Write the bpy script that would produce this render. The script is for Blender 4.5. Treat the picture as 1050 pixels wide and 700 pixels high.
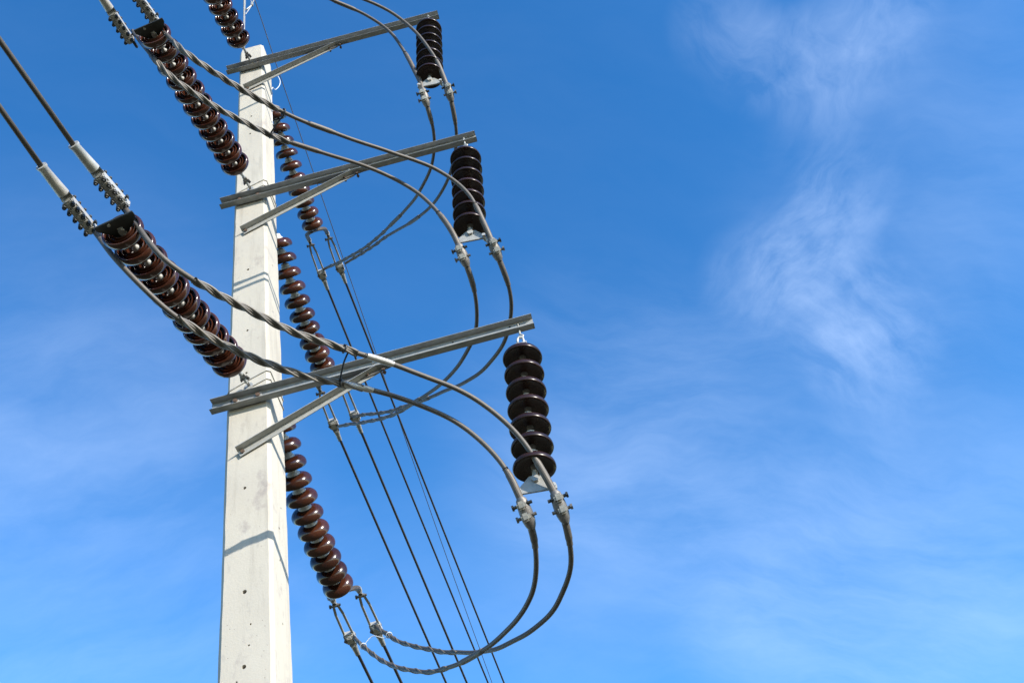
import bpy, bmesh, math, random
from mathutils import Vector, Matrix, Quaternion
from math import radians as R, sin, cos, pi

for o in list(bpy.data.objects):
    bpy.data.objects.remove(o)
S = bpy.context.scene
COL = S.collection
random.seed(7)

# ------------------------------------------------------------------ camera
CAM = (1.836, -5.204, 1.722)
cam_d = bpy.data.cameras.new('camera')
cam_d.sensor_width = 36.0
cam_d.lens = 36.0
cam_d.clip_start = 0.05
cam_d.clip_end = 8000
cam = bpy.data.objects.new('camera', cam_d)
COL.objects.link(cam)
# rows: world X, Y, Z axes seen in camera space (camera looks up, rolled a little)
ax = Vector((0.9686, 0.2487, 0.0)); up = Vector((-68.4, 245.0, -273.0)).normalized()
ax = (ax - up * ax.dot(up)).normalized()
ay = up.cross(ax)
m3 = Matrix((ax, ay, up))
cam.matrix_world = Matrix.Translation(CAM) @ m3.to_4x4()
S.camera = cam

# ------------------------------------------------------------------ sun and sky
SUN_DIR = Vector((1.32, -1.0, 0.75)).normalized()       # towards the sun
SUN_EL = math.asin(SUN_DIR.z)
SUN_AZ = math.atan2(SUN_DIR.x, SUN_DIR.y)               # clockwise from +Y
sd = bpy.data.lights.new('sun', 'SUN')
sd.energy = 4.8
sd.angle = R(0.53)
sd.color = (1.0, 0.93, 0.82)
sun = bpy.data.objects.new('sun', sd)
COL.objects.link(sun)
sun.location = (20, -16, 25)
sun.rotation_euler = SUN_DIR.to_track_quat('Z', 'Y').to_euler()

W = bpy.data.worlds.new('World')
S.world = W
W.use_nodes = True
wn = W.node_tree.nodes; wl = W.node_tree.links
wn.clear()


def wnode(t, **kw):
    n = wn.new(t)
    for k, v in kw.items():
        setattr(n, k, v)
    return n


def wmath(op, a, b=None, clamp=False):
    n = wnode('ShaderNodeMath', operation=op, use_clamp=clamp)
    for i, v in enumerate((a, b)):
        if v is None:
            continue
        if isinstance(v, (int, float)):
            n.inputs[i].default_value = v
        else:
            wl.new(v, n.inputs[i])
    return n.outputs[0]


sky = wnode('ShaderNodeTexSky', sky_type='NISHITA')
sky.sun_disc = False
sky.sun_elevation = SUN_EL
sky.sun_rotation = SUN_AZ
sky.altitude = 0
sky.air_density = 1.0
sky.dust_density = 0.2
sky.ozone_density = 2.2
gam = wnode('ShaderNodeGamma'); gam.inputs[1].default_value = 1.16
hsv = wnode('ShaderNodeHueSaturation')
hsv.inputs['Saturation'].default_value = 1.25
hsv.inputs['Hue'].default_value = 0.501
hsv.inputs['Value'].default_value = 1.02
wl.new(sky.outputs[0], gam.inputs[0])
wl.new(gam.outputs[0], hsv.inputs['Color'])
# high thin cirrus: noise on the sky direction, stronger in a few patches of sky
tc = wnode('ShaderNodeTexCoord')


def pix_dir(u, v):
    return (m3 @ Vector((u - 525, 350 - v, -1050))).normalized()


def patch(u, v, r_px, soft=0.9):
    d = pix_dir(u, v)
    dot = wnode('ShaderNodeVectorMath', operation='DOT_PRODUCT')
    nrm = wnode('ShaderNodeVectorMath', operation='NORMALIZE')
    wl.new(tc.outputs['Generated'], nrm.inputs[0])
    wl.new(nrm.outputs[0], dot.inputs[0])
    dot.inputs[1].default_value = d
    mr = wnode('ShaderNodeMapRange', interpolation_type='SMOOTHSTEP')
    a = r_px / 1050.0
    mr.inputs['From Min'].default_value = cos(a)
    mr.inputs['From Max'].default_value = 1.0 - (1.0 - cos(a)) * (1 - soft)
    wl.new(dot.outputs['Value'], mr.inputs['Value'])
    return mr.outputs[0]


def noise_on_sky(scale, rot, sc, detail=8, rough=0.6, dist=0.0, lo=0.45, hi=0.8):
    mp = wnode('ShaderNodeMapping')
    mp.inputs['Rotation'].default_value = rot
    mp.inputs['Scale'].default_value = sc
    wl.new(tc.outputs['Generated'], mp.inputs[0])
    nz = wnode('ShaderNodeTexNoise')
    nz.inputs['Scale'].default_value = scale
    nz.inputs['Detail'].default_value = detail
    nz.inputs['Roughness'].default_value = rough
    nz.inputs['Distortion'].default_value = dist
    wl.new(mp.outputs[0], nz.inputs['Vector'])
    mr = wnode('ShaderNodeMapRange')
    mr.inputs['From Min'].default_value = lo
    mr.inputs['From Max'].default_value = hi
    wl.new(nz.outputs[0], mr.inputs['Value'])
    return mr.outputs[0]


def total(vals):
    a = vals[0]
    for b in vals[1:]:
        a = wmath('ADD', a, b)
    return a


def vdot(vec_socket, d):
    n = wnode('ShaderNodeVectorMath', operation='DOT_PRODUCT')
    wl.new(vec_socket, n.inputs[0]); n.inputs[1].default_value = d
    return n.outputs['Value']


def streaks(p, q, along_f, across_f, seed, warp=0.05, detail=9, rough=0.62, lo=0.42, hi=0.80):
    """noise drawn out along the sky direction p -> q (two fixed directions of the sky)"""
    c = (pix_dir(*p) + pix_dir(*q)).normalized()
    ea = (pix_dir(*q) - pix_dir(*p)); ea = (ea - c * ea.dot(c)).normalized()
    eb = c.cross(ea)
    wz = wnode('ShaderNodeTexNoise'); wz.inputs['Scale'].default_value = 4.5; wz.inputs['Detail'].default_value = 4
    wl.new(tc.outputs['Generated'], wz.inputs['Vector'])
    w1 = wnode('ShaderNodeVectorMath', operation='SUBTRACT'); wl.new(wz.outputs['Color'], w1.inputs[0]); w1.inputs[1].default_value = (.5, .5, .5)
    w2 = wnode('ShaderNodeVectorMath', operation='SCALE'); wl.new(w1.outputs[0], w2.inputs[0]); w2.inputs['Scale'].default_value = warp * 4
    w3 = wnode('ShaderNodeVectorMath', operation='ADD'); wl.new(tc.outputs['Generated'], w3.inputs[0]); wl.new(w2.outputs[0], w3.inputs[1])
    v = w3.outputs[0]
    cb = wnode('ShaderNodeCombineXYZ')
    wl.new(wmath('MULTIPLY', vdot(v, ea), along_f), cb.inputs[0])
    wl.new(wmath('MULTIPLY', vdot(v, eb), across_f), cb.inputs[1])
    cb.inputs[2].default_value = seed
    nz = wnode('ShaderNodeTexNoise'); nz.inputs['Scale'].default_value = 1.0
    nz.inputs['Detail'].default_value = detail; nz.inputs['Roughness'].default_value = rough
    wl.new(cb.outputs[0], nz.inputs['Vector'])
    mr = wnode('ShaderNodeMapRange')
    mr.inputs['From Min'].default_value = lo; mr.inputs['From Max'].default_value = hi
    wl.new(nz.outputs[0], mr.inputs['Value'])
    return mr.outputs[0]


def patches(lst):
    return total([wmath('MULTIPLY', patch(*p[:3]), p[3]) for p in lst])


s_up = streaks((760, 300), (880, 180), 11, 27, 1.7, 0.032, 11, 0.62, 0.36, 0.88)            # wisps rising to the right
s_top = streaks((730, 20), (830, 80), 12, 24, 5.2, 0.05, 11, 0.62, 0.36, 0.88)             # the curl at the top
s_dn = streaks((820, 300), (900, 390), 12, 23, 8.4, 0.035, 11, 0.62, 0.36, 0.88)            # the tail fanning downwards
s_far = streaks((600, 500), (1040, 560), 4, 13, 3.1, 0.03, 10, 0.64, lo=0.34, hi=0.86)
s_low = streaks((30, 560), (200, 520), 4, 11, 6.6, 0.03, 10, 0.64, lo=0.34, hi=0.86)
veil = noise_on_sky(3.2, (0.2, 0.4, 1.0), (1.0, 1.5, 1.0), 5, 0.5, 0.2, 0.34, 0.70)
p_up = patches(((868, 190, 60, .75), (850, 225, 60, .9), (815, 260, 65, .9), (775, 285, 65, .9), (840, 150, 60, .3), (830, 290, 80, .5)))
p_top = patches(((740, 25, 60, .8), (780, 60, 65, .8), (835, 72, 75, .8), (885, 40, 80, .8), (905, 10, 60, .5), (845, 110, 55, .45)))
p_dn = patches(((845, 300, 90, .6), (885, 340, 85, .8), (900, 385, 75, .7), (930, 290, 120, .35)))
p_far = patches(((620, 430, 200, .6), (720, 480, 220, .5), (1010, 700, 300, 1.2), (860, 600, 200, .45), (640, 545, 200, .45), (980, 260, 260, .4), (1040, 40, 220, .35)))
p_low = patches(((40, 610, 320, 1.0), (90, 370, 220, .5), (460, 690, 240, .45)))
c1 = wmath('MULTIPLY', total([wmath('MULTIPLY', wmath('ADD', s_up, wmath('MULTIPLY', veil, 0.18)), p_up),
                              wmath('MULTIPLY', wmath('ADD', s_top, wmath('MULTIPLY', veil, 0.15)), p_top),
                              wmath('MULTIPLY', wmath('ADD', s_dn, wmath('MULTIPLY', veil, 0.15)), p_dn)]), 0.092)
c2 = wmath('MULTIPLY', wmath('ADD', wmath('MULTIPLY', wmath('ADD', s_far, 0.25), p_far), wmath('MULTIPLY', wmath('ADD', s_low, 0.3), p_low)), 0.085)
c3 = wmath('MULTIPLY', s_far, 0.012)
cf = wmath('MINIMUM', total([c1, c2, c3]), 0.6)
mix = wnode('ShaderNodeMixRGB')
mix.inputs['Color2'].default_value = (6.0, 6.9, 8.2, 1)
wl.new(cf, mix.inputs[0])
wl.new(hsv.outputs[0], mix.inputs['Color1'])
bg = wnode('ShaderNodeBackground')
bg.inputs[1].default_value = 0.15
wl.new(mix.outputs[0], bg.inputs[0])
wo = wnode('ShaderNodeOutputWorld')
wl.new(bg.outputs[0], wo.inputs[0])

S.view_settings.view_transform = 'Standard'
S.view_settings.look = 'None'
S.view_settings.exposure = 0.9
S.view_settings.gamma = 1.0
S.view_settings.use_curve_mapping = False
S.render.engine = 'CYCLES'


# ------------------------------------------------------------------ materials
def mat(name, base, rough=0.5, metal=0.0, var=0.0, vscale=8.0, bump=0.0, bscale=40.0, coat=0.0, col2=None,
        stretch=(1, 1, 1), spec=0.5, rvar=0.0, per_obj=0.0):
    m = bpy.data.materials.new(name)
    m.use_nodes = True
    n = m.node_tree.nodes; l = m.node_tree.links
    b = n['Principled BSDF']
    b.inputs['Base Color'].default_value = (*base, 1)
    b.inputs['Roughness'].default_value = rough
    b.inputs['Metallic'].default_value = metal
    b.inputs['Specular IOR Level'].default_value = spec
    if coat:
        b.inputs['Coat Weight'].default_value = coat
        b.inputs['Coat Roughness'].default_value = 0.06
    t = n.new('ShaderNodeTexCoord')
    mp = n.new('ShaderNodeMapping'); mp.inputs['Scale'].default_value = stretch
    l.new(t.outputs['Object'], mp.inputs[0])
    if var:
        z = n.new('ShaderNodeTexNoise'); z.inputs['Scale'].default_value = vscale
        z.inputs['Detail'].default_value = 8; z.inputs['Roughness'].default_value = 0.65
        l.new(mp.outputs[0], z.inputs['Vector'])
        cr = n.new('ShaderNodeMapRange'); cr.inputs['From Min'].default_value = 0.3; cr.inputs['From Max'].default_value = 0.7
        l.new(z.outputs[0], cr.inputs[0])
        mx = n.new('ShaderNodeMixRGB')
        c2 = col2 or tuple(c * (1 - var) for c in base)
        mx.inputs['Color1'].default_value = (*base, 1); mx.inputs['Color2'].default_value = (*c2, 1)
        l.new(cr.outputs[0], mx.inputs[0]); l.new(mx.outputs[0], b.inputs['Base Color'])
        if per_obj:                      # each casting fired a little lighter or darker
            oi = n.new('ShaderNodeObjectInfo')
            pm = n.new('ShaderNodeMapRange'); pm.inputs['To Min'].default_value = 1 - per_obj; pm.inputs['To Max'].default_value = 1 + per_obj
            l.new(oi.outputs['Random'], pm.inputs[0])
            hv = n.new('ShaderNodeHueSaturation'); l.new(pm.outputs[0], hv.inputs['Value']); l.new(mx.outputs[0], hv.inputs['Color'])
            l.new(hv.outputs[0], b.inputs['Base Color'])
            off = n.new('ShaderNodeVectorMath'); off.operation = 'ADD'
            l.new(t.outputs['Object'], off.inputs[0]); l.new(oi.outputs['Location'], off.inputs[1]); l.new(off.outputs[0], mp.inputs[0])
        if rvar:
            rr = n.new('ShaderNodeMapRange')
            rr.inputs['To Min'].default_value = rough - rvar; rr.inputs['To Max'].default_value = rough + rvar
            l.new(cr.outputs[0], rr.inputs[0]); l.new(rr.outputs[0], b.inputs['Roughness'])
    if bump:
        z2 = n.new('ShaderNodeTexNoise'); z2.inputs['Scale'].default_value = bscale; z2.inputs['Detail'].default_value = 6
        l.new(mp.outputs[0], z2.inputs['Vector'])
        bp = n.new('ShaderNodeBump'); bp.inputs['Strength'].default_value = bump; bp.inputs['Distance'].default_value = 0.01
        l.new(z2.outputs[0], bp.inputs['Height']); l.new(bp.outputs[0], b.inputs['Normal'])
    return m


def strand_mat(name, base, rough, metal, lay=0.22, n_str=9, var=0.3, depth=0.14):
    """aluminium strand: helical grooves from the tube's UV (u = metres along, v = round)"""
    m = mat(name, base, rough, metal, var=var, vscale=14)
    n = m.node_tree.nodes; l = m.node_tree.links
    uv = n.new('ShaderNodeTexCoord'); sp = n.new('ShaderNodeSeparateXYZ')
    l.new(uv.outputs['UV'], sp.inputs[0])
    a = n.new('ShaderNodeMath'); a.operation = 'MULTIPLY'; a.inputs[1].default_value = 2 * pi / lay
    l.new(sp.outputs[0], a.inputs[0])
    c = n.new('ShaderNodeMath'); c.operation = 'MULTIPLY_ADD'; c.inputs[1].default_value = 2 * pi * n_str
    l.new(sp.outputs[1], c.inputs[0]); l.new(a.outputs[0], c.inputs[2])
    s = n.new('ShaderNodeMath'); s.operation = 'SINE'; l.new(c.outputs[0], s.inputs[0])
    ab = n.new('ShaderNodeMath'); ab.operation = 'ABSOLUTE'; l.new(s.outputs[0], ab.inputs[0])
    bp = n.new('ShaderNodeBump'); bp.inputs['Strength'].default_value = depth; bp.inputs['Distance'].default_value = 0.004
    l.new(ab.outputs[0], bp.inputs['Height']); l.new(bp.outputs[0], n['Principled BSDF'].inputs['Normal'])
    return m


def concrete_mat():
    m = bpy.data.materials.new('cast_concrete')
    m.use_nodes = True
    n = m.node_tree.nodes; l = m.node_tree.links
    b = n['Principled BSDF']
    b.inputs['Roughness'].default_value = 0.9
    b.inputs['Specular IOR Level'].default_value = 0.25
    t = n.new('ShaderNodeTexCoord')

    def noise(scale, stretch, lo, hi, detail=8):
        mp = n.new('ShaderNodeMapping'); mp.inputs['Scale'].default_value = stretch
        l.new(t.outputs['Object'], mp.inputs[0])
        z = n.new('ShaderNodeTexNoise'); z.inputs['Scale'].default_value = scale; z.inputs['Detail'].default_value = detail
        z.inputs['Roughness'].default_value = 0.65
        l.new(mp.outputs[0], z.inputs['Vector'])
        r = n.new('ShaderNodeMapRange'); r.inputs['From Min'].default_value = lo; r.inputs['From Max'].default_value = hi
        l.new(z.outputs[0], r.inputs[0])
        return r.outputs[0]

    def mixc(f, c1, c2, blend='MIX'):
        x = n.new('ShaderNodeMixRGB'); x.blend_type = blend
        for i, c in ((0, f), (1, c1), (2, c2)):
            if isinstance(c, tuple):
                x.inputs[i].default_value = (*c, 1)
            elif isinstance(c, float):
                x.inputs[i].default_value = c
            else:
                l.new(c, x.inputs[i])
        return x.outputs[0]
    base = mixc(noise(2.2, (1, 1, 0.5), 0.35, 0.7), (0.42, 0.395, 0.345), (0.37, 0.345, 0.30))
    base = mixc(noise(9.0, (1.6, 1.6, 0.12), 0.52, 0.78), base, (0.29, 0.27, 0.235))           # rain streaks
    base = mixc(noise(13.0, (1.3, 1.3, 0.5), 0.58, 0.72, 10), base, (0.33, 0.31, 0.275))
    base = mixc(noise(5.0, (1, 1, 0.8), 0.58, 0.70, 10), base, (0.29, 0.265, 0.245))             # blotches
    fine = noise(70, (1, 1, 1), 0.3, 0.75)
    base = mixc(fine, base, mixc(1.0, base, (0.93, 0.93, 0.92), 'MULTIPLY'))
    # air-bubble pits
    vo = n.new('ShaderNodeTexVoronoi'); vo.inputs['Scale'].default_value = 26
    l.new(t.outputs['Object'], vo.inputs['Vector'])
    pr = n.new('ShaderNodeMapRange'); pr.inputs['From Min'].default_value = 0.05; pr.inputs['From Max'].default_value = 0.12
    l.new(vo.outputs['Distance'], pr.inputs[0])
    gate = noise(3.0, (1, 1, 1), 0.50, 0.56)
    inv = n.new('ShaderNodeMath'); inv.operation = 'SUBTRACT'; inv.inputs[0].default_value = 1; l.new(pr.outputs[0], inv.inputs[1])
    pit = n.new('ShaderNodeMath'); pit.operation = 'MULTIPLY'; l.new(inv.outputs[0], pit.inputs[0]); l.new(gate, pit.inputs[1])
    base = mixc(pit.outputs[0], base, (0.20, 0.18, 0.16))
    l.new(base, b.inputs['Base Color'])
    h = n.new('ShaderNodeMath'); h.operation = 'SUBTRACT'; l.new(fine, h.inputs[0])
    h2 = n.new('ShaderNodeMath'); h2.operation = 'MULTIPLY'; l.new(pit.outputs[0], h2.inputs[0]); h2.inputs[1].default_value = 3
    l.new(h2.outputs[0], h.inputs[1])
    bp = n.new('ShaderNodeBump'); bp.inputs['Strength'].default_value = 0.16; bp.inputs['Distance'].default_value = 0.004
    l.new(h.outputs[0], bp.inputs['Height']); l.new(bp.outputs[0], b.inputs['Normal'])
    return m


CONCRETE = concrete_mat()
PORC = mat('brown_glazed_porcelain', (0.047, 0.0145, 0.0068), 0.18, 0, var=0.5, vscale=9, coat=0.0, col2=(0.027, 0.0085, 0.005), spec=0.45, rvar=0.07, per_obj=0.35)
PORC_D = mat('dark_brown_glazed_porcelain', (0.024, 0.011, 0.0085), 0.28, 0, var=0.4, vscale=7, spec=0.3, rvar=0.08, per_obj=0.3)
CAPM = mat('galvanised_cap', (0.62, 0.62, 0.60), 0.55, 0.1, var=0.25, vscale=25, bump=0.15, bscale=90)
GALV = mat('galvanised_steel', (0.345, 0.355, 0.35), 0.52, 0.3, var=0.38, vscale=16, stretch=(1, 2, 2), bump=0.06, bscale=120, rvar=0.1)
GALV_L = mat('bright_galvanised_steel', (0.37, 0.37, 0.35), 0.5, 0.3, var=0.25, vscale=25, bump=0.08, bscale=120)
FITTING = mat('weathered_cast_fitting', (0.17, 0.16, 0.15), 0.55, 0.5, var=0.4, vscale=30, bump=0.2, bscale=80)
YOKE = mat('brown_cast_yoke', (0.075, 0.06, 0.05), 0.6, 0.2, var=0.4, vscale=20)
DARKPLATE = mat('dark_steel_plate', (0.035, 0.038, 0.036), 0.5, 0.3, var=0.35, vscale=18)
RUST = mat('rusty_bolt', (0.13, 0.085, 0.06), 0.7, 0.3, var=0.5, vscale=40)
ALU = mat('cast_aluminium', (0.45, 0.445, 0.42), 0.45, 0.3, var=0.25, vscale=20, bump=0.03, bscale=70, rvar=0.1)
STRAND = strand_mat('stranded_aluminium', (0.085, 0.076, 0.067), 0.58, 0.2)
STRAND_D = strand_mat('backlit_weathered_strand', (0.05, 0.05, 0.055), 0.55, 0.3)  # rear conductors: their backlit darkness is put into the base colour
ARMOUR = strand_mat('armour_rods', (0.10, 0.088, 0.076), 0.58, 0.2, lay=0.35, n_str=7)
SLEEVE = mat('bright_sleeve', (0.40, 0.39, 0.37), 0.5, 0.3, var=0.3, vscale=22)
HELIX = mat('helical_rods', (0.155, 0.143, 0.128), 0.55, 0.2, var=0.4, vscale=30)
HELIX_D = mat('weathered_helical_rods', (0.14, 0.116, 0.092), 0.65, 0.1, var=0.4, vscale=30)
SHADOW_GREY = mat('shadow_grey_wire', (0.34, 0.33, 0.30), 0.6, 0.2)  # grey for the wires that stand in for shadow lines on the pole
BLACKW = mat('black_insulated_wire', (0.02, 0.02, 0.022), 0.5)
WHITEW = mat('pale_wire', (0.62, 0.64, 0.66), 0.5, 0.2)
THINW = mat('thin_steel_wire', (0.09, 0.09, 0.10), 0.5, 0.5)


# ------------------------------------------------------------------ mesh helpers
def link(name, bm, m, parent=None, smooth=False, angle=None):
    me = bpy.data.meshes.new(name)
    bmesh.ops.recalc_face_normals(bm, faces=bm.faces[:])
    bm.to_mesh(me); bm.free()
    me.materials.append(m)
    if smooth:
        me.shade_smooth()
        if angle:
            me.set_sharp_from_angle(angle=R(angle))
    o = bpy.data.objects.new(name, me)
    COL.objects.link(o)
    if parent:
        o.parent = parent
    return o


def empty(name, loc=(0, 0, 0), label=None, cat=None, group=None, rot=None):
    o = bpy.data.objects.new(name, None)
    o.empty_display_size = 0.1
    COL.objects.link(o)
    o.location = loc
    if rot is not None:
        o.rotation_mode = 'QUATERNION'
        o.rotation_quaternion = rot
    tag(o, label, cat, group)
    return o


def tag(o, label=None, cat=None, group=None, kind=None):
    for k, v in (('label', label), ('category', cat), ('group', group), ('kind', kind)):
        if v:
            o[k] = v
    return o


def copy_tree(o, parent=None):
    c = o.copy()
    COL.objects.link(c)
    if parent:
        c.parent = parent
    for ch in list(o.children):
        copy_tree(ch, c)
    return c


def lathe(profile, n=40, mtx=None, bm=None):
    """profile: (r, z) list, revolved round z; closed where r is 0"""
    bm = bm or bmesh.new()
    rings = []
    for r, z in profile:
        if r < 1e-6:
            rings.append([bm.verts.new((0, 0, z))])
        else:
            rings.append([bm.verts.new((r * cos(2 * pi * i / n), r * sin(2 * pi * i / n), z)) for i in range(n)])
    new = [v for ring in rings for v in ring]
    for a, b in zip(rings[:-1], rings[1:]):
        for i in range(n):
            j = (i + 1) % n
            if len(a) == 1 and len(b) == 1:
                continue
            if len(a) == 1:
                bm.faces.new((a[0], b[i], b[j]))
            elif len(b) == 1:
                bm.faces.new((a[i], b[0], a[j]))
            else:
                bm.faces.new((a[i], b[i], b[j], a[j]))
    if mtx is not None:
        for v in new:
            v.co = mtx @ v.co
    return bm


def frame(d, hint=Vector((0, 0, 1))):
    d = d.normalized()
    if abs(d.dot(hint)) > 0.98:
        hint = Vector((1, 0, 0))
    x = d.cross(hint).normalized()
    return x, d.cross(x).normalized() * -1


def spline(pts, step=0.02):
    """Catmull-Rom through pts, resampled roughly every `step`"""
    P = [Vector(p) for p in pts]
    if len(P) == 2:
        k = max(2, int((P[1] - P[0]).length / step))
        return [P[0].lerp(P[1], i / k) for i in range(k + 1)]
    Q = [P[0] * 2 - P[1]] + P + [P[-1] * 2 - P[-2]]
    out = []
    for i in range(1, len(Q) - 2):
        a, b, c, d = Q[i - 1:i + 3]
        k = max(1, int((c - b).length / step))
        for j in range(k):
            t = j / k
            out.append(0.5 * ((2 * b) + (c - a) * t + (2 * a - 5 * b + 4 * c - d) * t * t + (3 * b - a - 3 * c + d) * t ** 3))
    out.append(P[-1])
    return out


def frames(path):
    """parallel-transport frames"""
    n = len(path)
    T = []
    for i in range(n):
        T.append((path[min(i + 1, n - 1)] - path[max(i - 1, 0)]).normalized())
    x, y = frame(T[0])
    F = [(x, y)]
    for i in range(1, n):
        q = T[i - 1].rotation_difference(T[i])
        x = q @ F[-1][0]; x = (x - T[i] * x.dot(T[i])).normalized()
        F.append((x, T[i].cross(x)))
    return T, F


def tube(path, r, sides=14, bm=None, caps=True):
    """r: number or list per point. UV: u metres along, v round."""
    bm = bm or bmesh.new()
    uvl = bm.loops.layers.uv.verify()
    path = [Vector(p) for p in path]
    T, F = frames(path)
    rad = r if isinstance(r, (list, tuple)) else [r] * len(path)
    rings = []; U = [0.0]
    for i, p in enumerate(path):
        if i:
            U.append(U[-1] + (p - path[i - 1]).length)
        x, y = F[i]
        rings.append([bm.verts.new(p + (x * cos(2 * pi * k / sides) + y * sin(2 * pi * k / sides)) * rad[i]) for k in range(sides)])
    for i in range(len(rings) - 1):
        for k in range(sides):
            j = (k + 1) % sides
            f = bm.faces.new((rings[i][k], rings[i][j], rings[i + 1][j], rings[i + 1][k]))
            for lp, (u, v) in zip(f.loops, ((U[i], k / sides), (U[i], (k + 1) / sides), (U[i + 1], (k + 1) / sides), (U[i + 1], k / sides))):
                lp[uvl].uv = (u, v)
    if caps:
        bm.faces.new(rings[0][::-1]); bm.faces.new(rings[-1])
    return bm


def helix(path, r_off, r_rod, pitch, n_rods=3, bm=None, sides=8):
    bm = bm or bmesh.new()
    T, F = frames(path)
    U = [0.0]
    for i in range(1, len(path)):
        U.append(U[-1] + (path[i] - path[i - 1]).length)
    for k in range(n_rods):
        pts = []
        for i, p in enumerate(path):
            a = 2 * pi * (U[i] / pitch + k / n_rods)
            x, y = F[i]
            pts.append(p + (x * cos(a) + y * sin(a)) * r_off)
        tube(pts, r_rod, sides, bm)
    return bm


def box(c, s, bm=None, mtx=None, bev=0.0):
    bm = bm or bmesh.new()
    t = bmesh.new()
    bmesh.ops.create_cube(t, size=1.0)
    for v in t.verts:
        v.co = Vector((v.co.x * s[0], v.co.y * s[1], v.co.z * s[2]))
    if bev:
        bmesh.ops.bevel(t, geom=t.edges[:], offset=bev, segments=2, affect='EDGES')
    for v in t.verts:
        v.co = v.co + Vector(c)
        if mtx is not None:
            v.co = mtx @ v.co
    me = bpy.data.meshes.new('tmp'); t.to_mesh(me); t.free()
    bm.from_mesh(me); bpy.data.meshes.remove(me)
    return bm


def prism(poly, depth, mtx=None, bm=None, bev=0.0):
    """polygon in local xz, extruded along local y (centred)"""
    bm = bm or bmesh.new()
    t = bmesh.new()
    vs = [t.verts.new((x, -depth / 2, z)) for x, z in poly]
    f = t.faces.new(vs)
    r = bmesh.ops.extrude_face_region(t, geom=[f])
    for v in r['geom']:
        if isinstance(v, bmesh.types.BMVert):
            v.co.y = depth / 2
    bmesh.ops.recalc_face_normals(t, faces=t.faces[:])
    if bev:
        bmesh.ops.bevel(t, geom=t.edges[:], offset=bev, segments=2, affect='EDGES')
    if mtx is not None:
        for v in t.verts:
            v.co = mtx @ v.co
    me = bpy.data.meshes.new('tmp'); t.to_mesh(me); t.free()
    bm.from_mesh(me); bpy.data.meshes.remove(me)
    return bm


def along(d, side=None):
    """rotation whose local -Z is d and local X is (close to) side"""
    z = -Vector(d).normalized()
    x = Vector(side if side is not None else (1, 0, 0))
    x = (x - z * x.dot(z)).normalized()
    y = z.cross(x)
    return Matrix((x, y, z)).transposed().to_quaternion()


def bolt(p, axis, r=0.011, length=0.05, head=0.011, bm=None):
    """hex bolt: shank from p along axis with a hex head and a nut"""
    bm = bm or bmesh.new()
    q = Vector((0, 0, 1)).rotation_difference(Vector(axis).normalized())
    mt = Matrix.Translation(p) @ q.to_matrix().to_4x4()
    lathe([(0, 0), (r * 1.8, 0), (r * 1.8, head), (0, head)], 6, mt, bm)
    lathe([(0, -length), (r, -length), (r, -0.0005), (0, -0.0005)], 12, mt, bm)
    lathe([(0, -length * .8), (r * 1.75, -length * .8), (r * 1.75, -length * .8 + head), (0, -length * .8 + head)], 6, mt, bm)
    return bm


LEVEL = 2.65            # vertical distance between the crossarms
NAMES = ('lowest', 'middle', 'topmost')

# ------------------------------------------------------------------ ground
gm = mat('dry_grass_and_soil', (0.06, 0.065, 0.025), 0.95, 0, var=0.6, vscale=0.6, bump=0.4, bscale=6, col2=(0.10, 0.08, 0.05))
bm = bmesh.new()
bmesh.ops.create_circle(bm, cap_ends=True, radius=3500, segments=64)
g = link('ground', bm, gm)
tag(g, kind='structure')

# ------------------------------------------------------------------ concrete pole
PX, PY, PTOP = -0.055, -0.005, 13.08


def hw(z):
    return 0.171 - 0.0039 * (z - 5.0)


def front(z):
    return PY - hw(z)


pole = empty('concrete_pole', (PX, PY, 0), 'tall pale concrete pole with a pitted square shaft', 'utility pole')
bm = bmesh.new()
ch = 0.024
rings = []
N = 130
zs = [-0.6 + (PTOP + 0.6) * i / N for i in range(N + 1)]
for z in zs:
    w = hw(z)
    c = ch
    if z > PTOP - 0.03:
        w -= 0.012
    pts = [(-w + c, -w), (-w * .33, -w), (w * .33, -w), (w - c, -w), (w, -w + c), (w, w - c), (w - c, w), (-w + c, w), (-w, w - c), (-w, -w + c)]
    jit = lambda: random.gauss(0, 0.0011)
    rings.append([bm.verts.new((x + jit(), y + jit() * .6, z)) for x, y in pts])
for a, b in zip(rings[:-1], rings[1:]):
    k = len(a)
    for i in range(k):
        bm.faces.new((a[i], a[(i + 1) % k], b[(i + 1) % k], b[i]))
bm.faces.new(rings[0][::-1]); bm.faces.new(rings[-1])
shaft = link('shaft', bm, CONCRETE, pole, True, 25)
# bolt holes are really cut into the shaft
cut = bmesh.new()
for x, z, r in [(-0.010, 8.833, .012), (-0.010, 8.042, .010), (-0.016, 6.415, .011), (-0.010, 5.582, .014), (-0.008, 5.066, .013),
                (0.006, 11.445, .011), (-0.004, 11.093, .011), (-0.014, 7.55, .010), (0.02, 5.2, .006), (0.03, 5.34, .006), (-.05, 4.98, .006)]:
    lathe([(0, -0.06), (r, -0.06), (r * 1.15, 0.12), (0, 0.12)], 12,
          Matrix.Translation((x, -hw(z), z)) @ Matrix.Rotation(pi / 2, 4, 'X'), cut)
for y, z, r in [(-0.02, 6.12, .010), (-0.02, 5.86, .010), (0.03, 6.33, .008), (-0.03, 8.35, .009), (0.0, 5.4, .008), (-.01, 9.0, .009)]:
    lathe([(0, -0.06), (r, -0.06), (r * 1.15, 0.12), (0, 0.12)], 12,
          Matrix.Translation((hw(z), y, z)) @ Matrix.Rotation(pi / 2, 4, 'Y'), cut)
bmesh.ops.recalc_face_normals(cut, faces=cut.faces[:])
cme = bpy.data.meshes.new('cut'); cut.to_mesh(cme); cut.free()
co = bpy.data.objects.new('cut', cme); COL.objects.link(co)
co.location = (PX, PY, 0)
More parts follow.
